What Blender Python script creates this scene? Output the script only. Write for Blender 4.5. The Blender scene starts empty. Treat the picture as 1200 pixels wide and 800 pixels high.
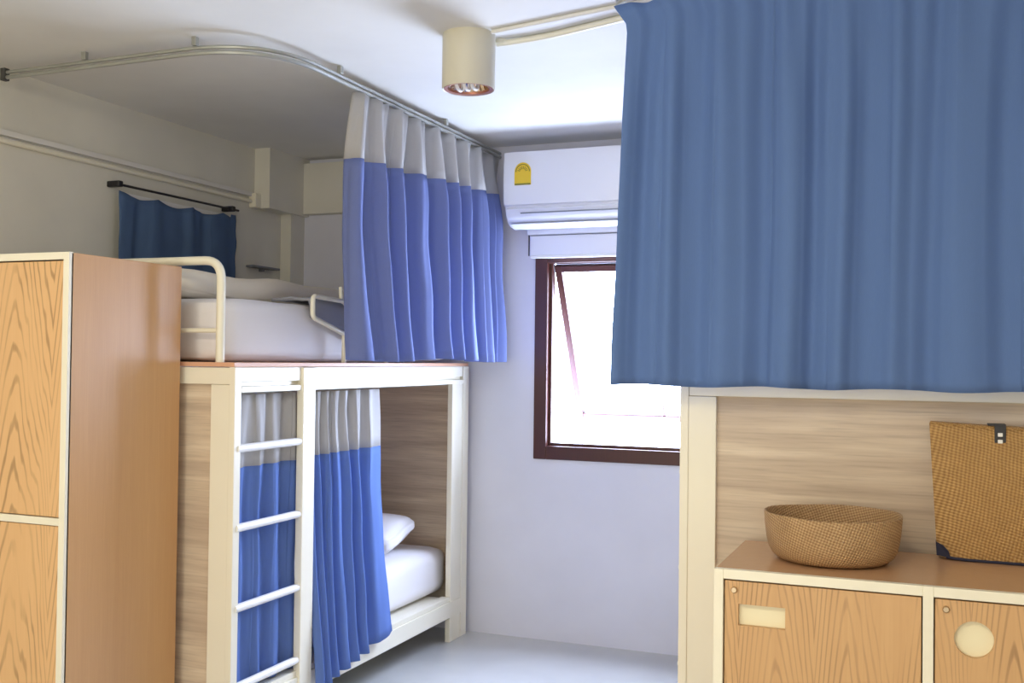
import bpy, bmesh, math, random
from mathutils import Vector, Matrix, noise
random.seed(7)
S = bpy.context.scene
COL = S.collection
PI = math.pi

# ------------------------------------------------------------------ camera
f = 1228.88
R = [[0.9275325, -0.0045616, 0.3737146], [0.3735547, -0.0203757, -0.9273843], [0.0118451, 0.9997820, -0.0171951]]
cam = bpy.data.cameras.new('camera')
cam.sensor_width = 36; cam.lens = f / 1200 * 36; cam.clip_start = 0.05
co = bpy.data.objects.new('camera', cam); COL.objects.link(co)
m = Matrix([[R[0][0], R[0][1], R[0][2], 0], [R[1][0], R[1][1], R[1][2], 0], [R[2][0], R[2][1], R[2][2], 1.5], [0, 0, 0, 1]])
co.matrix_world = m
S.camera = co

# ------------------------------------------------------------------ materials
def lin(c):
    return tuple(((v / 255) / 12.92 if v / 255 <= 0.04045 else ((v / 255 + 0.055) / 1.055) ** 2.4) for v in c) + (1,)

class NT:
    def __init__(s, name):
        s.m = bpy.data.materials.new(name); s.m.use_nodes = True
        s.t = s.m.node_tree; s.b = s.t.nodes['Principled BSDF']; s.out = s.t.nodes['Material Output']
    def n(s, kind, **kw):
        nd = s.t.nodes.new(kind)
        for k, v in kw.items():
            if k.startswith('_'): setattr(nd, k[1:], v)
            else: nd.inputs[k.replace('__', ' ')].default_value = v
        return nd
    def l(s, a, b): s.t.links.new(a, b)
    def math(s, op, a, b=None, c=None):
        nd = s.t.nodes.new('ShaderNodeMath'); nd.operation = op
        for i, v in enumerate((a, b, c)):
            if v is None: continue
            if isinstance(v, (int, float)): nd.inputs[i].default_value = v
            else: s.l(v, nd.inputs[i])
        return nd.outputs[0]
    def ramp(s, fac, stops):
        nd = s.t.nodes.new('ShaderNodeValToRGB'); e = nd.color_ramp.elements
        while len(e) < len(stops): e.new(0.5)
        for i, (p, c) in enumerate(stops): e[i].position = p; e[i].color = c
        s.l(fac, nd.inputs[0]); return nd.outputs[0]
    def mix(s, fac, a, b, mode='MIX'):
        nd = s.t.nodes.new('ShaderNodeMix'); nd.data_type = 'RGBA'; nd.blend_type = mode
        for i, v in ((0, fac), (6, a), (7, b)):
            if isinstance(v, (int, float, tuple)): nd.inputs[i].default_value = v
            else: s.l(v, nd.inputs[i])
        return nd.outputs[2]
    def coord(s, scale=(1, 1, 1), loc=(0, 0, 0)):
        tc = s.t.nodes.new('ShaderNodeTexCoord'); mp = s.t.nodes.new('ShaderNodeMapping')
        mp.inputs['Scale'].default_value = scale; mp.inputs['Location'].default_value = loc
        s.l(tc.outputs['Object'], mp.inputs[0]); return mp.outputs[0]
    def bump(s, h, strength=0.2, dist=0.01):
        b = s.t.nodes.new('ShaderNodeBump'); b.inputs['Strength'].default_value = strength; b.inputs['Distance'].default_value = dist
        s.l(h, b.inputs['Height']); s.l(b.outputs[0], s.b.inputs['Normal'])
    def noise(s, vec, scale, detail=3, rough=0.5):
        nd = s.t.nodes.new('ShaderNodeTexNoise'); nd.inputs['Scale'].default_value = scale
        nd.inputs['Detail'].default_value = detail; nd.inputs['Roughness'].default_value = rough
        s.l(vec, nd.inputs['Vector']); return nd.outputs['Fac']

def plain(name, rgb, rough=0.5, metal=0.0, vary=0.04, bump=0.0, bscale=60, spec=0.5):
    t = NT(name); c = lin(rgb)
    v = t.coord()
    nz = t.noise(v, 3.0)
    dk = tuple(x * (1 - vary * 2) for x in c[:3]) + (1,); lt = tuple(min(1, x * (1 + vary)) for x in c[:3]) + (1,)
    t.l(t.ramp(nz, [(0.3, dk), (0.7, lt)]), t.b.inputs['Base Color'])
    t.b.inputs['Roughness'].default_value = rough; t.b.inputs['Metallic'].default_value = metal
    t.b.inputs['Specular IOR Level'].default_value = spec
    if bump: t.bump(t.noise(v, bscale, 4), bump, 0.003)
    return t.m

def wood_oak(name, base, dark, horiz=False, arch=True, rough=0.42, period=0.16, off=0.0):
    """laminate oak: arched (cathedral) figure plus fine straight grain; runs along local Z"""
    t = NT(name)
    v = t.coord()
    sp = t.t.nodes.new('ShaderNodeSeparateXYZ'); t.l(v, sp.inputs[0])
    a = t.math('ADD', sp.outputs[0], sp.outputs[1])          # across the grain, whichever way the board faces
    z = sp.outputs[2]
    lv = t.coord((9, 9, 1.2)); n1 = t.noise(lv, 1.0, 3)
    fine = t.noise(t.coord((220, 220, 6)), 1.0, 3, 0.6)
    mid = t.noise(t.coord((40, 40, 1.5), (3, 1, 2)), 1.0, 2)
    col = t.mix(t.math('MULTIPLY', fine, 0.45), lin(base), lin(dark))
    col = t.mix(t.math('MULTIPLY', mid, 0.35), col, lin(dark))
    if arch:
        aa = t.math('ADD', a, off)
        pp = t.math('PINGPONG', t.math('ADD', aa, t.math('MULTIPLY', n1, 0.05)), period)
        sq = t.math('POWER', t.math('DIVIDE', pp, period), 1.4)
        ff = t.math('ADD', t.math('ADD', t.math('MULTIPLY', sq, 4.6), t.math('MULTIPLY', z, 5.2)), t.math('MULTIPLY', n1, 2.6))
        sn = t.math('SINE', t.math('MULTIPLY', ff, 9.0))
        line = t.ramp(sn, [(0.45, (0, 0, 0, 1)), (0.95, (1, 1, 1, 1))])
        brk = t.ramp(t.noise(t.coord((7, 7, 2), (5, 0, 1)), 1.0, 2), [(0.35, (0, 0, 0, 1)), (0.62, (1, 1, 1, 1))])
        k = t.math('MULTIPLY', t.math('MULTIPLY', line, brk), t.math('MULTIPLY_ADD', fine, 0.6, 0.42))
        col = t.mix(k, col, lin(tuple(int(x * 0.74) for x in dark)))
    t.l(col, t.b.inputs['Base Color'])
    t.b.inputs['Roughness'].default_value = rough
    t.bump(fine, 0.06, 0.001)
    return t.m

def wood_h(name, c1, c2, c3):
    """washed grey-brown board with long horizontal streaks"""
    t = NT(name)
    n1 = t.noise(t.coord((1.1, 1.1, 22)), 1.0, 4, 0.6)
    n2 = t.noise(t.coord((5, 5, 130), (2, 0, 5)), 1.0, 3, 0.6)
    n3 = t.noise(t.coord((0.9, 0.9, 5), (1, 0, 7)), 1.0, 2)
    col = t.ramp(n1, [(0.3, lin(c2)), (0.52, lin(c1)), (0.72, lin(c3))])
    col = t.mix(t.ramp(n3, [(0.42, (0, 0, 0, 1)), (0.68, (0.6, 0.6, 0.6, 1))]), col, lin(c2))
    col = t.mix(t.ramp(n2, [(0.5, (0, 0, 0, 1)), (0.8, (0.5, 0.5, 0.5, 1))]), col, lin(tuple(int(x * 0.82) for x in c2)))
    t.l(col, t.b.inputs['Base Color'])
    t.b.inputs['Roughness'].default_value = 0.5
    t.bump(n2, 0.08, 0.001)
    return t.m

def cloth(name, rgb, trans=0.35, rough=0.9, weave=0.25, tint=None):
    t = NT(name); c = lin(rgb)
    v = t.coord((1, 1, 1))
    nz = t.noise(v, 2.5, 3)
    fine = t.noise(t.coord((500, 500, 60)), 1.0, 2)
    col = t.mix(t.math('MULTIPLY', nz, 0.25), c, tuple(x * 0.8 for x in c[:3]) + (1,))
    col = t.mix(t.math('MULTIPLY', fine, weave), col, tuple(min(1, x * 1.35) for x in c[:3]) + (1,))
    t.l(col, t.b.inputs['Base Color']); t.b.inputs['Roughness'].default_value = rough
    t.b.inputs['Specular IOR Level'].default_value = 0.15
    if trans:
        tr = t.t.nodes.new('ShaderNodeBsdfTranslucent'); mx = t.t.nodes.new('ShaderNodeMixShader')
        if tint: tr.inputs[0].default_value = lin(tint)
        else: t.l(col, tr.inputs[0])
        mx.inputs[0].default_value = trans
        t.l(t.b.outputs[0], mx.inputs[1]); t.l(tr.outputs[0], mx.inputs[2]); t.l(mx.outputs[0], t.out.inputs[0])
    return t.m

def weave_mat(name, c1, c2, sc=90, tilt=0.0):
    t = NT(name)
    tc = t.t.nodes.new('ShaderNodeTexCoord'); uv = tc.outputs['UV']
    sp = t.t.nodes.new('ShaderNodeSeparateXYZ'); t.l(uv, sp.inputs[0])
    nz = t.noise(uv, 14, 3)
    u = t.math('ADD', t.math('MULTIPLY', sp.outputs[0], sc), t.math('MULTIPLY', nz, 5.0))
    w = t.math('MULTIPLY', sp.outputs[1], sc)
    a = t.math('SINE', t.math('ADD', u, t.math('MULTIPLY', w, 0.5 + tilt)))
    b = t.math('SINE', t.math('SUBTRACT', w, t.math('MULTIPLY', u, 0.5)))
    h = t.math('MULTIPLY', a, b)
    h = t.math('MULTIPLY_ADD', h, 0.5, 0.5)
    blot = t.noise(uv, 22, 3)
    col = t.mix(t.math('MULTIPLY', h, 0.85), lin(c2), lin(c1))
    col = t.mix(t.math('MULTIPLY', blot, 0.5), col, lin(tuple(int(x * 0.85) for x in c2)))
    t.l(col, t.b.inputs['Base Color']); t.b.inputs['Roughness'].default_value = 0.6
    t.bump(h, 0.7, 0.004)
    return t.m

M = {}
M['wall'] = plain('painted plaster', (224, 223, 218), 0.75, vary=0.02, bump=0.12, bscale=18)
M['wall_cool_light'] = plain('plaster tinted for cool light', (217, 219, 231), 0.75, vary=0.02, bump=0.12, bscale=18)  # cool cast of the light at the back put into the plaster colour
M['wall_warm_light'] = plain('plaster tinted for warm dim light', (221, 219, 207), 0.75, vary=0.03, bump=0.12, bscale=18)  # same plaster, the left side's warmer, dimmer light put into its colour
M['ceil'] = plain('ceiling paint', (226, 226, 222), 0.8, vary=0.02, bump=0.1, bscale=10)
M['cream'] = plain('cream painted steel', (238, 233, 214), 0.35, vary=0.015)
M['white'] = plain('white enamel', (240, 240, 238), 0.35, vary=0.01)
M['plastic'] = plain('white plastic', (232, 234, 240), 0.22, vary=0.01)
M['plastic_dark'] = plain('grey louvre plastic', (120, 124, 132), 0.4)
M['tube'] = plain('cream tube', (236, 232, 212), 0.3, vary=0.01)
M['alu'] = plain('brushed aluminium', (176, 178, 172), 0.35, metal=0.6)
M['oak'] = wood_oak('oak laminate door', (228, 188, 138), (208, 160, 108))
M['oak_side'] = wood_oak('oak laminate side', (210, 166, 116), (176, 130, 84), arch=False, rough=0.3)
M['oak_low'] = wood_oak('oak cabinet door', (214, 174, 124), (184, 138, 90), period=0.09, off=0.017)
M['top'] = wood_oak('brown counter laminate', (204, 164, 126), (180, 138, 102), arch=False, rough=0.25)
M['panel'] = wood_h('washed grey-brown board', (210, 192, 168), (182, 162, 142), (228, 214, 192))
M['board'] = plain('orange plywood edge', (222, 172, 140), 0.5)
M['winwood'] = wood_oak('dark red-brown window wood', (84, 42, 34), (44, 24, 22), arch=False, rough=0.35)
M['blue'] = cloth('blue curtain cloth', (114, 143, 206), 0.36)
M['violet'] = cloth('periwinkle blue curtain cloth', (128, 141, 192), 0.34)
M['blue_big'] = cloth('denim blue curtain cloth', (98, 126, 178), 0.12, tint=(140, 130, 180))
M['navy'] = cloth('navy curtain cloth', (84, 108, 144), 0.1)
M['grey'] = cloth('light grey curtain cloth', (196, 194, 192), 0.3)
M['sheet'] = cloth('white bed linen', (236, 234, 236), 0.0, weave=0.05)
M['duvet'] = cloth('pale grey duvet', (242, 234, 216), 0.0, weave=0.05)
M['blanket'] = cloth('slate grey blanket', (150, 152, 162), 0.0)
M['black'] = plain('black plastic', (28, 28, 34), 0.4)
M['navypl'] = plain('dark blue fabric corner', (34, 36, 62), 0.7)
M['basket'] = weave_mat('woven seagrass', (234, 200, 152), (146, 108, 68), 520)
M['tote'] = weave_mat('woven golden seagrass', (224, 184, 118), (150, 108, 58), 460, 0.2)
M['lamp'] = plain('cream grey lamp paint', (206, 202, 184), 0.45, vary=0.01)
M['chrome'] = plain('mirror reflector', (220, 200, 180), 0.12, metal=1.0, vary=0.0)
M['copper'] = plain('copper ring', (176, 120, 96), 0.35, metal=0.7)
M['gold'] = plain('yellow label', (232, 196, 48), 0.5, vary=0.0)
M['green'] = plain('olive label print', (128, 124, 44), 0.5, vary=0.0)
M['brass'] = plain('dull steel lock', (200, 180, 150), 0.3, metal=0.8)
M['plate'] = plain('cream plate', (238, 230, 196), 0.5, vary=0.01)
M['grey_plastic'] = plain('dark grey plastic', (70, 70, 68), 0.5)

def floor_mat():
    t = NT('polished grey screed')
    v = t.coord()
    n = t.noise(v, 1.4, 4)
    t.l(t.ramp(n, [(0.3, lin((178, 180, 180))), (0.7, lin((204, 205, 204)))]), t.b.inputs['Base Color'])
    t.b.inputs['Roughness'].default_value = 0.28
    return t.m
M['floor'] = floor_mat()

def glass_mat():
    t = NT('window glass')
    tr = t.t.nodes.new('ShaderNodeBsdfTransparent'); gl = t.t.nodes.new('ShaderNodeBsdfGlossy')
    gl.inputs['Roughness'].default_value = 0.02; mx = t.t.nodes.new('ShaderNodeMixShader')
    fr = t.t.nodes.new('ShaderNodeFresnel'); fr.inputs[0].default_value = 1.2
    t.l(fr.outputs[0], mx.inputs[0]); t.l(tr.outputs[0], mx.inputs[1]); t.l(gl.outputs[0], mx.inputs[2]); t.l(mx.outputs[0], t.out.inputs[0])
    return t.m
M['glass'] = glass_mat()

# ------------------------------------------------------------------ mesh helpers
def bx(bm, x0, x1, y0, y1, z0, z1, bev=0.0, seg=2):
    vs = [bm.verts.new((x, y, z)) for x in (x0, x1) for y in (y0, y1) for z in (z0, z1)]
    fs = [bm.faces.new([vs[i] for i in q]) for q in ((0, 1, 3, 2), (4, 6, 7, 5), (0, 4, 5, 1), (2, 3, 7, 6), (0, 2, 6, 4), (1, 5, 7, 3))]
    if bev:
        es = {e for fc in fs for e in fc.edges}
        bmesh.ops.bevel(bm, geom=list(es), offset=bev, segments=seg, affect='EDGES', profile=0.5)
    return bm

def box(*a, **k): return bx(bmesh.new(), *a, **k)

def rounded(pts, r, n=6):
    """polyline with rounded corners"""
    P = [Vector(p) for p in pts]; out = [P[0]]
    for i in range(1, len(P) - 1):
        a, b, c = P[i - 1], P[i], P[i + 1]
        d1 = (a - b); d2 = (c - b); rr = min(r, d1.length * 0.49, d2.length * 0.49)
        s = b + d1.normalized() * rr; e = b + d2.normalized() * rr
        for k in range(n + 1):
            t = k / n
            out.append(s * (1 - t) ** 2 + b * 2 * t * (1 - t) + e * t * t)
    out.append(P[-1]); return out

def tube(bm, pts, r, seg=12):
    P = [Vector(p) for p in pts]; rings = []
    up = None
    for i, p in enumerate(P):
        d = (P[min(i + 1, len(P) - 1)] - P[max(i - 1, 0)]).normalized()
        if up is None:
            up = Vector((0, 0, 1)) if abs(d.z) < 0.9 else Vector((1, 0, 0))
        u = (up - d * up.dot(d)).normalized(); w = d.cross(u); up = u
        rings.append([bm.verts.new(p + (u * math.cos(2 * PI * k / seg) + w * math.sin(2 * PI * k / seg)) * r) for k in range(seg)])
    for a, b in zip(rings, rings[1:]):
        for k in range(seg): bm.faces.new((a[k], a[(k + 1) % seg], b[(k + 1) % seg], b[k]))
    bm.faces.new(rings[0][::-1]); bm.faces.new(rings[-1])
    return bm

def lathe(bm, prof, cx, cy, seg=48, close=False):
    rings = []
    for (r, z) in prof:
        if r < 1e-5: rings.append([bm.verts.new((cx, cy, z))])
        else: rings.append([bm.verts.new((cx + r * math.cos(2 * PI * k / seg), cy + r * math.sin(2 * PI * k / seg), z)) for k in range(seg)])
    for a, b in zip(rings, rings[1:]):
        for k in range(seg):
            k2 = (k + 1) % seg
            if len(a) == 1 and len(b) == 1: continue
            if len(a) == 1: bm.faces.new((a[0], b[k], b[k2]))
            elif len(b) == 1: bm.faces.new((a[k], b[0], a[k2]))
            else: bm.faces.new((a[k], b[k], b[k2], a[k2]))
    return bm

ORG = {}
def thing(name, label, cat, loc=(0, 0, 0), group=None):
    o = bpy.data.objects.new(name, None); COL.objects.link(o); o.location = loc; o.empty_display_size = 0.1
    ORG[o] = Vector(loc); o['label'] = label; o['category'] = cat
    if group: o['group'] = group
    return o

def obj(name, bm, mat, parent=None, loc=None, smooth=False, label=None, solid=0, subd=0):
    """one mesh object; geometry is given in room coordinates, the origin sits at loc (or the parent's)"""
    o_ = Vector(loc) if loc is not None else (ORG[parent] if parent else Vector((0, 0, 0)))
    bmesh.ops.translate(bm, verts=bm.verts, vec=-o_)
    bmesh.ops.recalc_face_normals(bm, faces=bm.faces)
    me = bpy.data.meshes.new(name); bm.to_mesh(me); bm.free()
    for mm in (mat if isinstance(mat, (list, tuple)) else [mat]): me.materials.append(mm)
    o = bpy.data.objects.new(name, me); COL.objects.link(o)
    ORG[o] = o_
    if parent:
        o.parent = parent; o.location = o_ - ORG[parent]
    else: o.location = o_
    if smooth:
        for p in me.polygons: p.use_smooth = True
        if smooth != 'all':
            try: me.set_sharp_from_angle(angle=math.radians(40))
            except Exception: pass
    if solid:
        md = o.modifiers.new('thickness', 'SOLIDIFY'); md.thickness = solid; md.offset = 0
    if subd:
        md = o.modifiers.new('smooth', 'SUBSURF'); md.levels = subd; md.render_levels = subd
    if label: o['label'] = label
    return o

def tag(o, label, cat, group=None):
    o['label'] = label; o['category'] = cat
    if group: o['group'] = group
    return o

def struct(name, bm, mat, parent=None, **k):
    o = obj(name, bm, mat, parent, **k)
    if not parent: o['kind'] = 'structure'
    return o

# ------------------------------------------------------------------ room
XL, XR, YB, YF, H = -3.55, 0.52, 5.31, -1.7, 2.668
WX0, WX1, WZ0, WZ1 = -2.005, -0.80, 0.967, 2.052      # window opening
struct('floor', box(XL - .15, XR + .15, YF - .15, YB + .15, -0.12, 0), M['floor'])
struct('ceiling', box(XL - .15, XR + .15, YF - .15, YB + .15, H, H + 0.12), M['ceil'])
struct('wall_left', box(XL - .15, XL, YF, YB, 0, H), M['wall_warm_light'])
struct('wall_right', box(XR, XR + .15, YF, YB, 0, H), M['wall'])
struct('wall_rear', box(XL - .15, XR + .15, YF - .15, YF, 0, H), M['wall'])
b = bmesh.new()
bx(b, XL - .15, WX0, YB, YB + .15, 0, H); bx(b, WX1, XR + .15, YB, YB + .15, 0, H)
bx(b, WX0, WX1, YB, YB + .15, 0, WZ0); bx(b, WX0, WX1, YB, YB + .15, WZ1, H)
bmesh.ops.remove_doubles(b, verts=b.verts, dist=1e-5)
struct('wall_back', b, M['wall_cool_light'])
# plaster beam and corner pillar behind the upper bunk
struct('trim_1', box(XL, XL + .10, 4.91, YB, 2.33, H), M['wall_warm_light'])
struct('trim_2', box(XL, XL + .07, 5.17, YB, 0, 2.33), M['wall_warm_light'])
struct('trim_3', box(XL + .10, -2.42, YB - .06, YB, 2.34, 2.637), M['wall_warm_light'])

# window
w = bpy.data.objects.new('window_1', None); COL.objects.link(w); w.location = ((WX0 + WX1) / 2, YB, WZ0); ORG[w] = Vector(w.location); w['kind'] = 'structure'
fy0, fy1, fw = YB - .012, YB + .07, .072
b = bmesh.new()
for q in ((WX0, WX0 + fw, WZ0, WZ1), (WX1 - fw, WX1, WZ0, WZ1), (WX0 + fw, WX1 - fw, WZ0, WZ0 + fw), (WX0 + fw, WX1 - fw, WZ1 - .03, WZ1)):
    bx(b, q[0], q[1], fy0, fy1, q[2], q[3], 0.004)
struct('window_frame', b, M['winwood'], w)
b = bmesh.new(); i0 = fw; t_ = .016
for q in ((WX0 + i0, WX0 + i0 + t_, WZ0 + fw, WZ1 - .03), (WX1 - i0 - t_, WX1 - i0, WZ0 + fw, WZ1 - .03), (WX0 + i0 + t_, WX1 - i0 - t_, WZ0 + fw, WZ0 + fw + t_)):
    bx(b, q[0], q[1], fy0 + .035, fy1, q[2], q[3], 0.003)
struct('window_stop', b, M['winwood'], w)
# awning sash hinged at its top edge, pushed outwards
sx0, sx1, hz, hy = WX0 + fw + .018, WX1 - fw - .018, WZ1 - .035, YB + .06
ang = math.radians(27); L = 0.952; st = .038
def sash_box(x0, x1, s0, s1, th=.04):
    q = box(x0, x1, -th / 2, th / 2, -s1, -s0, 0.003)
    bmesh.ops.rotate(q, verts=q.verts, cent=(0, 0, 0), matrix=Matrix.Rotation(ang, 3, 'X'))
    bmesh.ops.translate(q, verts=q.verts, vec=(0, hy, hz)); return q
def join(*bs):
    a = bmesh.new()
    for q in bs:
        me = bpy.data.meshes.new('t'); q.to_mesh(me); a.from_mesh(me); bpy.data.meshes.remove(me); q.free()
    return a
sash = struct('window_sash', join(sash_box(sx0, sx0 + st, 0, L), sash_box(sx1 - st, sx1, 0, L), sash_box(sx0 + st, sx1 - st, 0, st), sash_box(sx0 + st, sx1 - st, L - st, L)), M['winwood'], w)
struct('window_pane', sash_box(sx0 + st, sx1 - st, st, L - st, .004), M['glass'], sash)
lx = (sx0 + sx1) / 2; ly = hy + math.sin(ang) * (L - .02); lz = hz - math.cos(ang) * (L - .02)
struct('window_latch', tube(bmesh.new(), rounded([(lx, ly - .01, lz), (lx, ly - .03, lz + .03), (lx, ly - .03, lz + .07)], .02), .006), M['winwood'], sash)

# roller blind box above the window
t = thing('roller_blind', 'white roller blind cassette mounted above the dark window, under the air conditioner', 'blind', (-1.4, YB - .04, 2.06))
b = box(-2.02, -0.79, YB - .055, YB, 2.058, 2.165, 0.004); obj('blind_fascia', b, M['plastic'], t)
obj('cassette', box(-2.03, -0.78, YB - .075, YB, 2.168, 2.203, 0.006), M['plastic'], t)
obj('bottom_bar', box(-2.015, -0.79, YB - .062, YB - .04, 2.044, 2.058, 0.003), M['white'], t)
obj('blind_cord', tube(bmesh.new(), [(-2.035, YB - .03, 2.18), (-2.035, YB - .03, 2.06)], .004, 8), M['grey_plastic'], t)

# air conditioner
ax0, ax1, ay = -2.11, -1.22, 5.09
t = thing('air_conditioner', 'white split air conditioner with yellow energy sticker, high on the back wall above the window', 'air conditioner', ((ax0 + ax1) / 2, YB - .1, 2.2))
def prism_x(prof, x0, x1, bev=0.0):
    bb = bmesh.new()
    A = [bb.verts.new((x0, y, z)) for y, z in prof]; B = [bb.verts.new((x1, y, z)) for y, z in prof]
    n = len(prof)
    for i in range(n): bb.faces.new((A[i], A[(i + 1) % n], B[(i + 1) % n], B[i]))
    e1 = bb.faces.new(A[::-1]); e2 = bb.faces.new(B)
    if bev:
        es = set(e1.edges) | set(e2.edges)
        bmesh.ops.bevel(bb, geom=list(es), offset=bev, segments=3, affect='EDGES', profile=0.5)
    return bb
body = [(YB, 2.21), (YB, 2.58), (YB - .20, 2.58), (YB - .205, 2.30), (YB - .195, 2.262), (YB - .165, 2.225), (YB - .13, 2.205)]
obj('casing', prism_x(body, ax0 + .004, ax1 - .004, .006), M['plastic'], t, smooth=True)
front = [(ay + .03, 2.593), (ay + .002, 2.588), (ay - .004, 2.45), (ay + .002, 2.312), (ay + .02, 2.306), (ay + .03, 2.32)]
fp = obj('front_panel', prism_x(front, ax0, ax1, .005), M['plastic'], t, smooth=True)
lou = [(ay + .012, 2.296), (ay - .006, 2.288), (ay + .006, 2.252), (ay + .03, 2.225), (ay + .045, 2.222), (ay + .05, 2.24)]
obj('louvre', prism_x(lou, ax0 + .012, ax1 - .012, .008), M['plastic'], t, smooth=True)
obj('louvre_gap', box(ax0 + .10, ax1 - .10, ay - .0075, ay + .02, 2.262, 2.268), M['plastic_dark'], t)
obj('lower_flap', prism_x([(ay + .04, 2.218), (ay + .03, 2.212), (ay + .05, 2.196), (ay + .09, 2.19), (ay + .10, 2.2)], ax0 + .03, ax1 - .03, .004), M['plastic'], t, smooth=True)
# arched yellow sticker
def arch(cx, z0, w_, h_, y, d=.002, n=12):
    bb = bmesh.new(); r = w_ / 2; pts = [(cx - r, z0), (cx + r, z0)]
    pts += [(cx + r * math.cos(PI * k / n), z0 + h_ - r + r * math.sin(PI * k / n)) for k in range(n + 1)]
    A = [bb.verts.new((x, y, z)) for x, z in pts]; B = [bb.verts.new((x, y + d, z)) for x, z in pts]
    bmesh.ops.remove_doubles(bb, verts=bb.verts, dist=1e-6)
    fcs = bb.faces.new([v for v in A if v.is_valid]); bb.faces.new([v for v in B if v.is_valid][::-1])
    A = [v for v in A if v.is_valid]; B = [v for v in B if v.is_valid]
    for i in range(len(A)): bb.faces.new((A[i], A[(i + 1) % len(A)], B[(i + 1) % len(A)], B[i]))
    return bb
cx = -2.0; sy = ay - .0055
st_ = obj('energy_sticker', arch(cx, 2.412, .092, .118, sy, .003), M['gold'], t, label='yellow arched energy sticker')
b = bmesh.new()
bx(b, cx - .044, cx + .044, sy - .0012, sy, 2.412, 2.421)
obj('sticker_band', b, M['green'], st_, label='olive band under the sticker'); b = bmesh.new()
for k in range(1, 9):      # the printed dial: short rays round the arch
    a = PI * k / 9; r0, r1 = .016, .030
    p = Vector((cx + r0 * math.cos(a), sy - .0008, 2.480 + r0 * math.sin(a))); q = Vector((cx + r1 * math.cos(a), sy - .0008, 2.480 + r1 * math.sin(a)))
    tube(b, [p, q], .0016, 6)
for k in range(14):
    a0, a1 = PI * k / 14, PI * (k + 1) / 14
    tube(b, [(cx + .038 * math.cos(a0), sy - .0006, 2.482 + .038 * math.sin(a0)), (cx + .038 * math.cos(a1), sy - .0006, 2.482 + .038 * math.sin(a1))], .0022, 6)
obj('sticker_dial', b, M['green'], st_, label='olive printed dial on the sticker')

# ------------------------------------------------------------------ lockers
def framed_locker(t, x0, x1, y0, y1, z0, z1, cols, rows, side, door, top, edge=.024):
    """carcass + cream front frame + inset doors"""
    obj('side_panel', box(x1 - .016, x1, y0 + .012, y1, z0, z1 - .001, .001), side, t)
    obj('side_panel', box(x0, x0 + .016, y0 + .012, y1, z0, z1 - .001, .001), side, t)
    obj('back_panel', box(x0 + .016, x1 - .016, y1 - .012, y1 - .002, z0 + .016, z1 - .02), side, t)
    obj('cabinet_top', box(x0 + .001, x1 - .001, y0 + .012, y1, z1 - .016, z1, .001), top, t)
    obj('bottom_panel', box(x0 + .016, x1 - .016, y0 + .02, y1 - .012, z0, z0 + .016), side, t)
    b = bmesh.new()
    xs = [x0 + (x1 - x0) * k / cols for k in range(cols + 1)]
    for k, x in enumerate(xs):
        a, c = (x, x + edge) if k == 0 else ((x - edge, x) if k == cols else (x - edge / 2, x + edge / 2))
        bx(b, a, c, y0, y0 + .02, z0, z1 + .0015, .0015)
    zs = [z0] + rows + [z1]
    for k, z in enumerate(zs):
        a, c = (z, z + edge) if k == 0 else ((z - edge + .0015, z + .0015) if k == len(zs) - 1 else (z - edge / 2, z + edge / 2))
        for q in range(cols):
            bx(b, xs[q] + (edge if q == 0 else edge / 2), xs[q + 1] - (edge if q == cols - 1 else edge / 2), y0 + .0004, y0 + .02, a, c, .001)
    obj('front_frame', b, M['cream'], t)
    out = []
    for q in range(cols):
        for k in range(len(zs) - 1):
            dx0 = xs[q] + (edge if q == 0 else edge / 2) + .003; dx1 = xs[q + 1] - (edge if q == cols - 1 else edge / 2) - .003
            dz0 = zs[k] + (edge if k == 0 else edge / 2) + .003; dz1 = zs[k + 1] - (edge if k == len(zs) - 2 else edge / 2) - .003
            out.append((dx0, dx1, dz0, dz1))
    return out

t = thing('locker_cabinet', 'tall oak laminate locker cabinet with cream edges, standing against the left bunk bed', 'locker', (-3.07, 2.88, 0))
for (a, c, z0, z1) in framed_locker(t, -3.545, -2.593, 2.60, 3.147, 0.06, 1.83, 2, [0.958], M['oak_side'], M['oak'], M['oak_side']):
    d = obj('door', box(a, c, 2.606, 2.622, z0, z1, .001), M['oak'], t)
    kx = a + .03
    obj('lock', lathe(bmesh.new(), [(0, 0), (.008, 0), (.008, .006), (0, .007)], 0, 0, 20), M['brass'], d, loc=(0, 0, 0)) if False else None
    q = lathe(bmesh.new(), [(0, 0), (.009, 0), (.009, .008), (.006, .010), (0, .010)], 0, 0, 20)
    bmesh.ops.rotate(q, verts=q.verts, cent=(0, 0, 0), matrix=Matrix.Rotation(PI / 2, 3, 'X')); bmesh.ops.translate(q, verts=q.verts, vec=(kx, 2.606, z1 - .03))
    obj('lock', q, M['brass'], d, smooth=True)
for x in (-3.5, -2.64):
    for y in (2.65, 3.10): obj('foot', box(x - .02, x + .02, y - .02, y + .02, 0, .06, .003), M['grey_plastic'], t)

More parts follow.
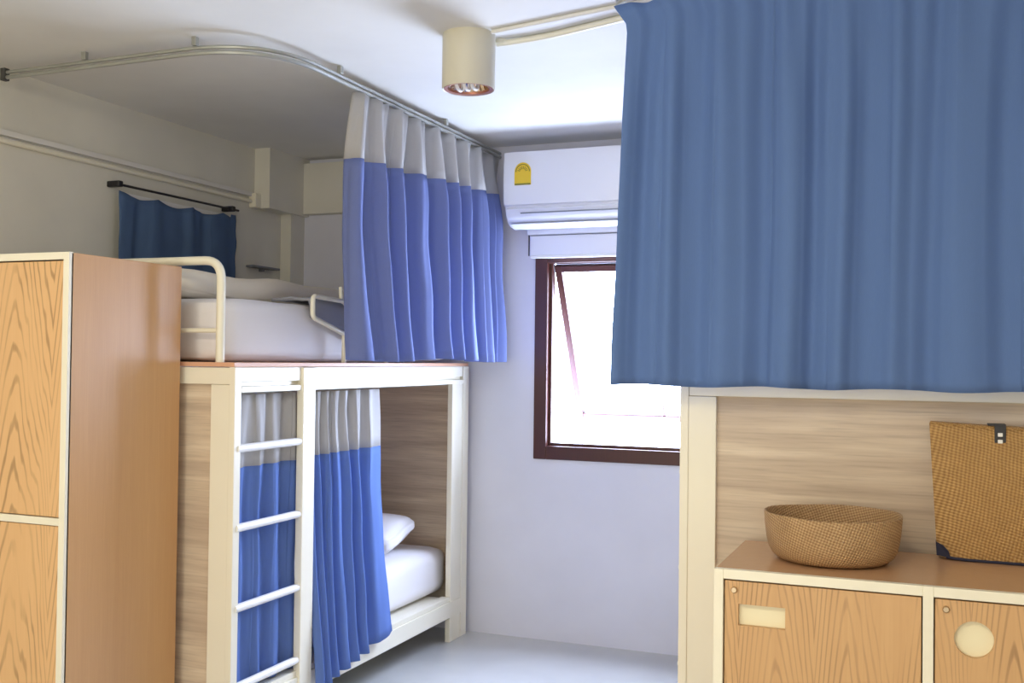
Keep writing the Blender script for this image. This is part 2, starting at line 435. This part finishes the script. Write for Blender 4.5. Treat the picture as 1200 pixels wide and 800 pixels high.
# low cabinet at the foot of the right bunk
CY = 2.678; CT = .974; CX0, CX1 = -.518, .496
t = thing('low_cabinet', 'low oak locker cabinet with cream edges and brown top, holding a woven basket and bag', 'cabinet', (0, 2.9, 0))
k = 0
for (a, c, z0, z1) in framed_locker(t, CX0, CX1, CY, 3.150, 0.06, CT, 2, [], M['oak_side'], M['oak_low'], M['top'], edge=.024):
    # door with a finger opening cut through it
    dz = .016; y0 = CY + .006
    d = obj('door', box(a, c, y0, y0 + dz, z0, z1, .001), M['oak_low'], t)
    if k == 0:
        hx0, hx1, hz0, hz1 = -.457, -.341, .836, .890
        cut = box(hx0, hx1, y0 - .05, y0 + .05, hz0, hz1, 0)
        pl = box(hx0 - .02, hx1 + .02, y0 + .0165, y0 + .022, hz0 - .02, hz1 + .02)
    else:
        cut = bmesh.new(); q = lathe(cut, [(0, -.05), (.043, -.05), (.043, .05), (0, .05)], 0, 0, 40)
        bmesh.ops.rotate(q, verts=q.verts, cent=(0, 0, 0), matrix=Matrix.Rotation(PI / 2, 3, 'X')); bmesh.ops.translate(q, verts=q.verts, vec=(.089, y0, .859))
        pl = box(.03, .15, y0 + .0165, y0 + .022, .80, .92)
    # cut the opening once, here, and keep the resulting mesh
    me = bpy.data.meshes.new('cut'); bmesh.ops.recalc_face_normals(cut, faces=cut.faces); cut.to_mesh(me); cut.free()
    cu = bpy.data.objects.new('cut', me); COL.objects.link(cu)
    cu.location = (0, 0, 0); d.location = (0, 0, 0)
    # temporary world alignment
    d_loc = ORG[d]
    me.transform(Matrix.Translation(-d_loc)); cu.parent = t
    md = d.modifiers.new('hole', 'BOOLEAN'); md.object = cu; md.operation = 'DIFFERENCE'; md.solver = 'EXACT'
    bpy.context.view_layer.update()
    dg = bpy.context.evaluated_depsgraph_get()
    nm = bpy.data.meshes.new_from_object(d.evaluated_get(dg)); d.modifiers.clear(); d.data = nm
    bpy.data.objects.remove(cu)
    obj('finger_plate', pl, M['plate'], d, label='cream plate set in the door opening')
    q = lathe(bmesh.new(), [(0, 0), (.008, 0), (.008, .005), (.006, .008), (0, .008)], 0, 0, 20)
    bmesh.ops.rotate(q, verts=q.verts, cent=(0, 0, 0), matrix=Matrix.Rotation(PI / 2, 3, 'X')); bmesh.ops.translate(q, verts=q.verts, vec=(a + .024, y0, z1 - .022))
    obj('lock', q, M['brass'], d, smooth=True)
    k += 1
for x in (-.47, .45):
    for y in (2.73, 3.10): obj('foot', box(x - .02, x + .02, y - .02, y + .02, 0, .06, .003), M['grey_plastic'], t)

# ------------------------------------------------------------------ bunk beds
def bunk(t, xs, xw, y0=3.16, y1=5.255, detail=True):
    """xs: X of the open long side, xw: X of the wall side. s points from the wall side to the open side"""
    s = 1 if xs > xw else -1
    def X(d): return xs - s * d         # d metres in from the open side
    def bb(d0, d1, *a, **k):
        p, q = sorted((X(d0), X(d1))); return box(p, q, *a, **k)
    def bj(B, d0, d1, *a, **k):
        p, q = sorted((X(d0), X(d1))); return bx(B, p, q, *a, **k)
    W = abs(xs - xw); C_ = M['cream']
    # posts: a flat stile in the end frame, plus the far one turned along the side
    b = bj(bmesh.new(), 0, .108, y0 + .02, y0 + .055, 0, 1.395, .002); bj(b, -.002, .024, y0 + .016, y0 + .0555, 0, 1.46, .002); obj('post', b, C_, t)
    obj('post', bb(W - .108, W, y0 + .02, y0 + .055, 0, 1.395, .003), C_, t)
    b = bj(bmesh.new(), .001, .03, y1 - .205, y1 - .075, 0, 1.385, .003); bj(b, -.001, .03, y1 - .073, y1, 0, 1.46, .003); obj('post', b, C_, t)
    obj('post', bb(W - .06, W, y1 - .11, y1, 0, 1.395, .003), C_, t)
    # end frames and panels
    obj('end_beam', bb(.0245, W, y0 + .02, y0 + .055, 1.396, 1.458, .002), C_, t)
    obj('end_beam', bb(.108, W - .108, y0 + .02, y0 + .055, .13, .235, .002), C_, t)
    obj('end_panel', bb(.108, W - .108, y0 + .036, y0 + .050, .235, 1.396), M['panel'], t)
    obj('end_panel', bb(.05, W - .06, y1 - .04, y1 - .02, .13, 1.396), M['panel'], t)
    # side rails
    b = bj(bmesh.new(), 0, .03, y0 + .056, y1 - .084, 1.405, 1.46, .003); bj(b, .02, .03, y0 + .056, y1 - .076, 1.37, 1.406, .001); bj(b, -.003, .02, y0 + .056, y1 - .076, 1.366, 1.388, .002)
    obj('upper_side_rail', b, C_, t)
    b = bj(bmesh.new(), -.004, .0005, y0 + .056, y1 - .074, .134, .215, .001); bj(b, .0005, .03, y0 + .056, y1 - .206, .134, .215, .002); bj(b, .004, .05, y0 + .056, y1 - .206, .2155, .24, .002)
    obj('lower_side_rail', b, C_, t)
    obj('upper_side_rail', bb(W - .03, W, y0 + .056, y1 - .112, 1.376, 1.46, .003), C_, t)
    obj('lower_side_rail', bb(W - .03, W, y0 + .056, y1 - .112, .134, .24, .003), C_, t)
    obj('bunk_board', bb(.004, W - .004, y0 + .018, y1 - .002, 1.461, 1.477, .001), M['board'], t)
    obj('bunk_board', bb(.052, W - .03, y0 + .06, y1 - .206, .215, .232, .001), C_, t)
    return X

LX = -2.37
t = thing('bunk_bed', 'left bunk bed with cream steel frame, ladder and grey-brown end panels, behind the tall locker', 'bunk bed', (-2.93, 4.2, 0))
bunk(t, LX, -3.50)
LB = t
# ladder
lad = obj('ladder', join(box(LX - .02, LX + .012, 3.612, 3.70, 0, 1.458, .003)), M['cream'], t)
for z in (.283, .573, .868, 1.160):
    obj('rung', tube(bmesh.new(), [(LX - .006, 3.20, z), (LX - .006, 3.62, z)], .0155, 14), M['white'], lad, smooth=True, label='white round rung')
# guard rails on the top bunk
b = tube(bmesh.new(), rounded([(-3.42, 3.20, 1.475), (-3.42, 3.20, 1.856), (-2.455, 3.20, 1.856), (-2.455, 3.20, 1.475)], .075, 8), .0165)
g = obj('end_guard_rail', b, M['tube'], t, smooth=True)
obj('cross_tube', tube(bmesh.new(), [(-3.42, 3.20, 1.595), (-2.455, 3.20, 1.595)], .009), M['tube'], g, smooth=True)
b = tube(bmesh.new(), rounded([(-2.42, 4.40, 1.477), (-2.42, 4.40, 1.50), (-2.42, 4.06, 1.594), (-2.42, 3.765, 1.668), (-2.42, 3.765, 1.757), (-2.42, 4.01, 1.748), (-2.42, 4.12, 1.68), (-2.42, 4.38, 1.60)], .02, 5), .0105)
tube(b, [(-2.42, 4.02, 1.477), (-2.42, 4.02, 1.60)], .0105); tube(b, [(-2.42, 3.99, 1.748), (-2.42, 3.985, 1.81)], .009)
obj('side_guard_rail', b, M['tube'], t, smooth=True)
# curtain rail below the top bunk
b = tube(bmesh.new(), [(-2.412, 3.216, 1.366), (-2.412, 5.06, 1.366)], .006); obj('curtain_rail', b, M['alu'], t, smooth=True)

t = thing('bunk_bed', 'right bunk bed with cream steel frame and grey-brown end panel, behind the low cabinet', 'bunk bed', (-.15, 4.2, 0))
bunk(t, -.72, .50)
lad = obj('ladder', box(-.732, -.70, 3.612, 3.70, 0, 1.458, .003), M['cream'], t)
for z in (.283, .573, .868, 1.160):
    obj('rung', tube(bmesh.new(), [(-.714, 3.20, z), (-.714, 3.62, z)], .0155, 14), M['white'], lad, smooth=True, label='white round rung')

# ------------------------------------------------------------------ bedding
def soft(x0, x1, y0, y1, z0, z1, rnd=.05, nx=26, ny=40, nz=6, wr=.006, seed=0, puff=0.0, fr=5.0):
    """closed rounded box surface with gentle wrinkles"""
    bm = bmesh.new()
    bmesh.ops.create_cube(bm, size=1)
    bmesh.ops.subdivide_edges(bm, edges=bm.edges[:], cuts=24, use_grid_fill=True)
    cx, cy, cz = (x0 + x1) / 2, (y0 + y1) / 2, (z0 + z1) / 2; hx, hy_, hz_ = (x1 - x0) / 2, (y1 - y0) / 2, (z1 - z0) / 2
    for v in bm.verts:
        p = Vector((v.co.x * 2, v.co.y * 2, v.co.z * 2))
        # spread the samples to the edges, then round them off
        q = Vector((p.x * hx, p.y * hy_, p.z * hz_))
        c = Vector((max(-hx + rnd, min(hx - rnd, q.x)), max(-hy_ + rnd, min(hy_ - rnd, q.y)), max(-hz_ + rnd, min(hz_ - rnd, q.z))))
        d = q - c
        if d.length > 1e-6: q = c + d.normalized() * min(rnd, d.length)
        if puff:
            e = (1 - (p.x) ** 2) * (1 - (p.y) ** 2)
            q.z *= (1 - puff) + puff * max(0, e) ** .5
        n = noise.noise_vector(Vector((q.x * fr, q.y * fr, q.z * fr)) + Vector((seed, seed * 2, 0)))
        k = 1.0 if p.z > -.9 else 0.0
        q += n * wr * k
        if q.z < -hz_: q.z = -hz_
        v.co = q + Vector((cx, cy, cz))
    return bm

o = obj('mattress', soft(-3.44, -2.475, 3.262, 5.20, 1.478, 1.722, .045, wr=.010, seed=3, fr=4), M['sheet'], loc=(-2.95, 4.2, 1.478), smooth='all')
tag(o, 'white sheeted mattress on the top level of the left bunk bed', 'mattress')
o = obj('mattress', soft(-3.42, -2.446, 3.24, 5.19, .2405, .490, .07, wr=.012, seed=9, fr=4), M['sheet'], loc=(-2.95, 4.2, .2405), smooth='all')
tag(o, 'white sheeted mattress on the bottom level of the left bunk bed', 'mattress')
o = obj('duvet', soft(-3.42, -2.72, 3.30, 5.10, 1.733, 1.842, .055, wr=.016, seed=5, fr=3.5), M['duvet'], loc=(-3.07, 4.2, 1.722), smooth='all')
tag(o, 'pale grey folded duvet spread along the wall on the top mattress', 'duvet')
def pillow(cx, cy, cz, L_, W_, T_, rz, rx, seed=0):
    bm = soft(-L_ / 2, L_ / 2, -W_ / 2, W_ / 2, -T_ / 2, T_ / 2, T_ * .32, wr=.010, seed=seed, puff=.62, fr=7)
    mt = Matrix.Translation((cx, cy, cz)) @ Matrix.Rotation(rz, 4, 'Z') @ Matrix.Rotation(rx, 4, 'X')
    bmesh.ops.transform(bm, matrix=mt, verts=bm.verts); return bm
o = obj('pillow', pillow(-2.84, 4.78, .588, .62, .40, .17, .1, math.radians(10), 2), M['sheet'], loc=(-2.86, 4.8, .485), smooth='all')
tag(o, 'white pillow on the lower mattress of the left bunk bed', 'pillow')
# slate blanket tucked at the guard rail: a folded sheet lying over the mattress edge
b = bmesh.new(); N = 14
rows_ = []
for j in range(N + 1):
    y = 3.80 + (4.62 - 3.80) * j / N
    low = 1.668 - (y - 3.80) * .245
    row = []
    for k in range(9):
        if k <= 4: z = low + (1.745 - low) * k / 4; x = -2.452 + .003 * math.sin(y * 30 + k)
        else: z = 1.748 + .004 * math.sin(y * 22 + k * 2); x = -2.452 - (k - 4) * .05
        if k == 4: x -= .008
        row.append(b.verts.new((x, y, z)))
    rows_.append(row)
for a, c in zip(rows_, rows_[1:]):
    for k in range(8): b.faces.new((a[k], a[k + 1], c[k + 1], c[k]))
o = obj('blanket', b, M['blanket'], loc=(-2.5, 4.2, 1.745), smooth='all', solid=.014)
tag(o, 'slate grey blanket folded over the edge of the top mattress by the guard rail', 'blanket')

# ------------------------------------------------------------------ curtains
def sheet(path,  zt, zb, amp, nf, nrm, z_split=None, cols=220, rows=26, sharp=0.5, seed=0, flare=0.0, top_amp=.35, zb_fn=None, zt_fn=None, ph=0.0, widen=0.0, xs=None, warp=1.0):
    """pleated cloth hanging from a path. returns (upper bmesh or None, lower bmesh).
    path(u)->(x,y), nrm(u)->outward normal, nf = number of folds"""
    rnd = random.Random(seed)
    phs = [rnd.uniform(-.5, .5) for _ in range(int(nf) + 3)]
    ams = [rnd.uniform(.6, 1.15) for _ in range(int(nf) + 3)]
    def fold(u, v):
        q = (1 - (1 - u) ** warp) * nf + ph; i = int(q); fr = q - i
        w_ = phs[i] * (1 - fr) + phs[i + 1] * fr; a_ = ams[i] * (1 - fr) + ams[i + 1] * fr
        th = 2 * PI * (q + .35 * w_ + .05 * math.sin(3 * v + i))
        sA = math.sin(th); s2 = math.copysign(abs(sA) ** sharp, sA)
        base = s2 * a_ + .22 * math.sin(2.3 * th + 1.3 + v) * (1 - v * .5)
        # pinched heading: short fine pleats near the top
        pin = math.sin(th * 2) * .5
        k = min(1, v * 3.2)
        return base * (top_amp + (1 - top_amp) * k) + pin * (1 - k) * .45
    def pt(u, z, v):
        uu = u + widen * (u - .5) * v
        x, y = path(min(1, max(0, uu))) if widen == 0 else path(uu)
        nx, ny = nrm(u); d = amp * fold(u, v) + flare * v * v + .012 * noise.noise(Vector((u * 6, v * 4, seed)))
        tx, ty = -ny, nx
        sh = amp * .5 * math.sin(2 * PI * (u * nf + ph) * 2) * sharp * .0
        if xs: x += xs(u, v)
        return (x + nx * d + tx * sh, y + ny * d + ty * sh)
    def strip(za, zb_, va, vb, n):
        bm = bmesh.new(); g = []
        for j in range(n + 1):
            r = []
            tt = j / n
            for i in range(cols + 1):
                u = i / cols
                a0 = za(u) if callable(za) else za; b0 = zb_(u) if callable(zb_) else zb_
                z = a0 + (b0 - a0) * tt
                v = va + (vb - va) * tt
                x, y = pt(u, z, v); r.append(bm.verts.new((x, y, z)))
            g.append(r)
        for a, c in zip(g, g[1:]):
            for i in range(cols): bm.faces.new((a[i], a[i + 1], c[i + 1], c[i]))
        return bm
    ZT = zt_fn or (lambda u: zt); ZB = zb_fn or (lambda u: zb)
    if z_split is None: return None, strip(ZT, ZB, 0, 1, rows)
    zs_ = z_split if callable(z_split) else (lambda u: z_split)
    vs = (zt - zs_(.5)) / (zt - zb)
    n1 = max(4, int(rows * vs))
    return strip(ZT, zs_, 0, vs, n1), strip(zs_, ZB, vs, 1, rows - n1)

def line(a, b_): return lambda u: (a[0] + (b_[0] - a[0]) * u, a[1] + (b_[1] - a[1]) * u)

def curtain(label, org, top, low, m_low, group=None, m_top=None):
    t = thing('curtain', label, 'curtain', org, group)
    if top is not None: obj('header_band', top, m_top or M['grey'], t, smooth='all', solid=.0025, label='light grey header band')
    obj('cloth_panel', low, m_low, t, smooth='all', solid=.0025, label='blue lower cloth' if top is not None else None)
    return t

# curtain hung from the ceiling track in front of the upper left bunk
def bedpath(u):
    # a short return at the loose end, then along the track
    L0 = .09 / 1.55
    if u < L0: k = u / L0; return (-2.290 + .075 * k, 3.770 + .012 * k)
    k = (u - L0) / (1 - L0); return (-2.215 + .008 * k, 3.782 + 1.465 * k)
def bednrm(u):
    a = min(1, max(0, (u - .045) / .035)) * PI / 2
    return (math.sin(a), -math.cos(a))
top, low = sheet(bedpath, 2.60, 1.487, .054, 8.6, bednrm, z_split=lambda u: 2.318 + .07 * u, cols=560, seed=4, xs=lambda u, v: -.015 * (1 - u) * (1 - abs(2 * v - 1)) + .05 * (1 - u) ** 5 * v + .03 * (1 - u) ** 6 * max(0, 1 - v * 5), sharp=.75, flare=.045, ph=.0,
                 zt_fn=lambda u: 2.595 - .004 * math.cos(u * 80), zb_fn=lambda u: 1.492 - .008 * math.sin(u * 9), top_amp=.3)
curtain('grey and blue pleated curtain hanging from the ceiling track beside the top left bunk', (-2.22, 4.5, 1.49), top, low, M['violet'])
# lower bunk: two curtains on the rail
top, low = sheet(line((-2.414, 3.235), (-2.414, 3.635)), 1.356, .246, .016, 3.3, lambda u: (1, 0), z_split=1.083, cols=160, seed=11, sharp=.9)
curtain('narrow grey and blue curtain hanging behind the ladder rungs of the left bunk bed', (-2.44, 3.42, .27), top, low, M['blue'])
top, low = sheet(line((-2.403, 3.715), (-2.403, 4.31)), 1.356, .19, .027, 6.4, lambda u: (1, 0), warp=1.7, z_split=1.092, cols=260, seed=21, sharp=.9, flare=.075, widen=.04,
                 zb_fn=lambda u: .14 + .10 * u)
curtain('grey and blue curtain gathered beside the ladder over the lower left bunk opening', (-2.4, 4.0, .15), top, low, M['blue'])
# the big curtain of the right bunk
def bigpath(u):
    x = -.905 + u * 1.40
    return (x, 3.05)
_, low = sheet(bigpath, 2.57, 1.425, .024, 8.5, lambda u: (0, -1), cols=420, rows=40, seed=33, sharp=1.3, top_amp=.5, ph=.2,
               zt_fn=lambda u: 2.572 + .02 * min(1, u * 8) + .004 * math.sin(u * 60), zb_fn=lambda u: 1.428 + .003 * math.sin(u * 25),
               xs=lambda u, v: (1 - u) ** 3 * (.045 * min(1, v * 18) - .04 * v))
curtain('large plain blue curtain hanging from the ceiling across the right bunk bed', (-.2, 3.05, 1.43), None, low, M['blue_big'])
# small curtain on the left wall
_, low = sheet(line((-3.50, 3.81), (-3.50, 4.69)), 2.25, 1.86, .012, 4.0, lambda u: (1, 0), cols=140, rows=14, seed=8, sharp=1.0, top_amp=.8,
               zt_fn=lambda u: 2.262 - .02 * abs(math.sin(u * 11)) * (1 if u < .95 else 0) - .01 * math.sin(u * PI) )
curtain('small dark blue curtain hanging on the left wall above the top mattress', (-3.5, 4.25, 1.86), None, low, M['navy'])
t = thing('curtain_rod', 'thin dark curtain rod with black end knobs above the small wall curtain', 'curtain rod', (-3.5, 4.2, 2.29))
obj('rod', tube(bmesh.new(), [(-3.50, 3.80, 2.288), (-3.50, 4.70, 2.288)], .006, 8), M['black'], t, smooth=True)
for y in (3.79, 4.63):
    obj('bracket', box(-3.55, -3.475, y - .014, y + .014, 2.274, 2.302, .005), M['black'], t)
w = bpy.data.objects.new('window_2', None); COL.objects.link(w); w.location = (XL, 4.24, 1.85); ORG[w] = Vector(w.location); w['kind'] = 'structure'
b = bmesh.new()
bx(b, XL, XL + .02, 3.88, 4.62, 2.20, 2.262, .003); bx(b, XL, XL + .02, 3.88, 4.62, 1.86, 1.90, .003); bx(b, XL, XL + .02, 3.88, 3.92, 1.9, 2.2, .003); bx(b, XL, XL + .02, 4.58, 4.62, 1.9, 2.2, .003)
struct('window_frame', b, M['white'], w)
struct('window_pane', box(XL, XL + .008, 3.92, 4.58, 1.90, 2.20), M['plastic'], w)

# ------------------------------------------------------------------ tracks, conduits, lamp
def track(name, label, pts, r, brs, loc):
    t = thing(name, label, 'curtain track', loc)
    P = rounded(pts, r, 12)
    b = bmesh.new(); 
    for dz in (0, -.022):
        pass
    # two lipped rails run side by side in one extrusion
    tube(b, [Vector(p) + Vector((0, 0, .008)) for p in P], .0075, 8); obj('rail', b, M['alu'], t, smooth=True)
    b = bmesh.new(); tube(b, [Vector(p) + Vector((0, 0, -.012)) for p in P], .0085, 8); obj('lower_lip', b, M['alu'], t, smooth=True)
    for (x, y) in brs: obj('bracket', box(x - .010, x + .010, y - .010, y + .010, 2.636, H, .003), M['alu'], t)
    for p in (P[0],): obj('end_cap', box(p.x - .012, p.x + .012, p.y - .014, p.y + .014, 2.595, 2.645, .003), M['grey_plastic'], t)
    return t
track('curtain_track', 'bent aluminium curtain track on the ceiling around the left bunk bed', [(-3.47, 3.125, 2.62), (-2.215, 3.105, 2.62), (-2.215, 5.29, 2.62)], .36,
      [(-3.05, 3.118), (-2.52, 3.11), (-2.215, 3.62), (-2.215, 4.6)], (-2.6, 3.6, 2.62))
track('curtain_track', 'aluminium curtain track on the ceiling holding the large blue curtain', [(.50, 3.075, 2.62), (-.93, 3.075, 2.62), (-.93, 5.29, 2.62)], .12,
      [(.2, 3.075), (-.5, 3.075), (-.93, 4.6)], (-.5, 3.6, 2.62))
t = thing('conduit', 'cream cable conduit running high along the left wall to a junction box', 'conduit', (XL, 3, 2.37))
obj('pipe', tube(bmesh.new(), [(XL + .012, .0, 2.38), (XL + .012, 4.89, 2.366)], .012, 10), M['tube'], t, smooth=True)
obj('pipe', box(XL, XL + .018, .0, 4.87, 2.392, 2.416, .002), M['wall'], t)
obj('junction_box', box(XL, XL + .045, 4.86, 4.91, 2.33, 2.41, .005), M['tube'], t)
t = thing('conduit', 'white cable conduit on the ceiling running to the cylindrical lamp', 'conduit', (-1.2, 3.5, 2.66))
obj('pipe', tube(bmesh.new(), rounded([(-1.49, 3.52, 2.654), (-1.30, 3.505, 2.656), (-.86, 3.36, 2.656), (.5, 3.36, 2.656)], .1), .012, 10), M['tube'], t, smooth=True)
obj('pipe', tube(bmesh.new(), rounded([(-1.46, 3.40, 2.66), (-.86, 3.27, 2.66), (.5, 3.27, 2.66)], .1), .008, 10), M['ceil'], t, smooth=True)
obj('junction_box', lathe(bmesh.new(), [(0, H), (.022, H), (.022, 2.652), (0, 2.652)], -1.476, 3.52, 20), M['tube'], t, smooth=True)
lx, ly = -1.563, 3.43
t = thing('ceiling_lamp', 'cream cylindrical surface-mounted ceiling lamp with open mirrored bottom', 'lamp', (lx, ly, H))
obj('lamp_body', lathe(bmesh.new(), [(0, H), (.096, H), (.096, 2.474), (.093, 2.470), (.089, 2.474), (.089, 2.66), (0, 2.66)], lx, ly, 64), M['lamp'], t, smooth=True)
obj('trim_ring', lathe(bmesh.new(), [(.0885, 2.482), (.0885, 2.471), (.076, 2.473), (.074, 2.482), (.0885, 2.482)], lx, ly, 64), M['copper'], t, smooth=True, label='copper coloured ring')
b = bmesh.new(); n = 40
ra = [b.verts.new((lx + (.074 + .003 * (k % 2)) * math.cos(2 * PI * k / n), ly + (.074 + .003 * (k % 2)) * math.sin(2 * PI * k / n), 2.480)) for k in range(n)]
rb = [b.verts.new((lx + (.034 + .003 * (k % 2)) * math.cos(2 * PI * k / n), ly + (.034 + .003 * (k % 2)) * math.sin(2 * PI * k / n), 2.56)) for k in range(n)]
for k in range(n): b.faces.new((ra[k], ra[(k + 1) % n], rb[(k + 1) % n], rb[k]))
obj('reflector', b, M['chrome'], t, label='faceted mirror reflector')
b = bmesh.new()
for sx in (-.03, .0, .03):
    tube(b, rounded([(lx + sx - .006, ly + .03, 2.555), (lx + sx - .006, ly + .03, 2.472), (lx + sx - .006, ly - .03, 2.472), (lx + sx - .006, ly - .03, 2.555)], .03), .0065, 10)
obj('lamp_tube', b, M['white'], t, smooth=True, label='unlit white lamp tubes')
# small dark slot on the left wall
t = thing('wall_shelf', 'narrow dark grey ledge on the left wall beyond the small curtain', 'shelf', (XL, 4.97, 2.0))
obj('ledge', box(XL, XL + .05, 4.84, 5.10, 1.996, 2.008, .003), M['plastic_dark'], t)
obj('bracket', box(XL, XL + .03, 4.96, 4.975, 1.98, 1.9955, .002), M['plastic_dark'], t)

# ------------------------------------------------------------------ basket and tote
def uvify(o, fn):
    me = o.data; uv = me.uv_layers.new(name='uv')
    for lp in me.loops: uv.data[lp.index].uv = fn(me.vertices[lp.vertex_index].co)
bcx, bcy, bz = -.252, 2.935, CT
prof = [(0, bz + .002), (.118, bz + .002), (.138, bz + .005), (.153, bz + .016), (.163, bz + .034), (.169, bz + .060), (.173, bz + .095), (.175, bz + .122), (.1745, bz + .1265), (.170, bz + .1265), (.168, bz + .12), (.166, bz + .09), (.162, bz + .058), (.156, bz + .034), (.146, bz + .018), (.12, bz + .008), (0, bz + .008)]
b = lathe(bmesh.new(), prof, bcx, bcy, 96)
for v in b.verts:                       # handmade unevenness: rim a little lower to the front, slightly oval
    h = (v.co.z - bz) / .13
    v.co.x = bcx + (v.co.x - bcx) * 1.015
    a = math.atan2(v.co.y - bcy, v.co.x - bcx)
    v.co.z += h * (.0015 * math.sin(2 * a + .6) + .0008 * math.sin(5 * a)) 
o = obj('basket', b, M['basket'], loc=(bcx, bcy, bz), smooth='all')
uvify(o, lambda c: (math.atan2(c.y, c.x) * .17, c.z + math.hypot(c.x, c.y) * .6))
for v in o.data.vertices: pass
tag(o, 'round low woven basket standing on the left part of the low cabinet', 'basket')

t = thing('tote_bag', 'tall rectangular woven bag with dark corner standing on the low cabinet', 'bag', (.2, 3.09, bz))
bm = bmesh.new(); nx, nz_ = 30, 24
x0b, x1b, x0t, x1t = .012, .425, -.010, .440; ht = .362; dpt = .072; wt = .006
def bag_pt(u, v, side):
    x = (x0b + (x0t - x0b) * v) * (1 - u) + (x1b + (x1t - x1b) * v) * u
    e = max(0, 1 - (2 * u - 1) ** 6); bulge = .012 * math.sin(PI * v) * math.sin(PI * u)
    half = dpt / 2 * (1 - .45 * v)
    y = 3.106 + .012 * v + side * (half * (.55 + .45 * e) + bulge)
    z = bz + .004 + ht * v - (.004 * math.sin(PI * u) * v) - .010 * u * v + .006 * (1 - min(1, v * 8)) * (1 - e)
    return (x, y, z)
loop = [(i / nx, -1) for i in range(nx + 1)] + [(1 - i / nx, 1) for i in range(nx + 1)]
g = []
for j in range(nz_ + 1):
    g.append([bm.verts.new(bag_pt(u, j / nz_, s_)) for u, s_ in loop])
nL = len(loop)
for a, c in zip(g, g[1:]):
    for i in range(nL): bm.faces.new((a[i], a[(i + 1) % nL], c[(i + 1) % nL], c[i]))
bm.faces.new(g[0])
o = obj('bag_body', bm, M['tote'], t, smooth=True, solid=wt)
uvify(o, lambda c: (c.x + c.y, c.z))
b = bmesh.new()
tube(b, [bag_pt(i / 20, 1, -1) for i in range(21)], .0045, 8); tube(b, [bag_pt(i / 20, 1, 1) for i in range(21)], .0045, 8)
o2 = obj('rim', b, M['tote'], t, smooth=True); uvify(o2, lambda c: (c.x * 2, c.z + c.y))
# closure strap with two snaps
px, py, pz = bag_pt(.38, 1, -1)
b = bmesh.new(); bx(b, .150, .178, py - .010, py - .005, pz - .058, pz + .006, .001); bx(b, .134, .178, py - .010, py + .045, pz + .005, pz + .010, .001)
sb = obj('closure_strap', b, M['black'], t, label='black closing strap')
for zz in (pz - .018, pz - .036):
    obj('snap', box(.158, .170, py - .0125, py - .0095, zz - .005, zz + .005, .0015), M['white'], sb, label='white snap')
qx, qy, qz = bag_pt(.0, .05, -1)
b = bmesh.new()
prs = [bag_pt(u, v, -1) for (u, v) in ((0, 0), (.085, 0), (.075, .05), (.045, .09), (0, .115))]
A = [b.verts.new((x - .004, y - .006, z)) for x, y, z in prs]; B = [b.verts.new((x - .004, y + .03, z)) for x, y, z in prs]
b.faces.new(A); b.faces.new(B[::-1])
for i in range(5): b.faces.new((A[i], A[(i + 1) % 5], B[(i + 1) % 5], B[i]))
obj('corner_patch', b, M['navypl'], t, label='dark blue corner patch')
b = bmesh.new(); pts = [Vector(bag_pt(i / 20, 0, -1)) + Vector((0, -.003, 0)) for i in range(1, 20)]; tube(b, pts, .004, 8)
obj('bottom_piping', b, M['navypl'], t, smooth=True, label='dark piping')

# ------------------------------------------------------------------ light
wd = bpy.data.worlds.new('sky'); S.world = wd; wd.use_nodes = True
bg = wd.node_tree.nodes['Background']; bg.inputs[0].default_value = (0.62, 0.73, 1.0, 1); bg.inputs[1].default_value = 30.0
def area(name, loc, size, rot, power, col, portal=False):
    l = bpy.data.lights.new(name, 'AREA'); l.shape = 'RECTANGLE'; l.size, l.size_y = size; l.energy = power; l.color = col
    if portal: l.cycles.is_portal = True
    o = bpy.data.objects.new(name, l); COL.objects.link(o); o.location = loc; o.rotation_euler = rot; return o
area('window_portal', ((WX0 + WX1) / 2, YB + .14, (WZ0 + WZ1) / 2), (WX1 - WX0 - .02, WZ1 - WZ0 - .02), (-PI / 2, 0, 0), 1, (1, 1, 1), True)
# added fill light in front of the closed wall behind the camera
area('rear_fill_light', (-1.3, YF + .04, 1.35), (2.6, 2.1), (PI / 2, 0, 0), 40, (1.0, .92, .78))
# added warm fill lights under the ceiling, out of view, no lamp bodies
for lx_, ly_ in ((-2.2, .55), (-.6, .55)): area('warm_fill_light', (lx_, ly_, H - .03), (.5, .5), (math.radians(28), 0, 0), 17, (1.0, .86, .62))

v = S.view_settings; v.view_transform = 'Standard'; v.look = 'None'; v.gamma = 1; v.use_curve_mapping = False; v.exposure = 0.46
S.cycles.max_bounces = 10; S.cycles.diffuse_bounces = 6; S.cycles.transparent_max_bounces = 12; S.cycles.sample_clamp_indirect = 6
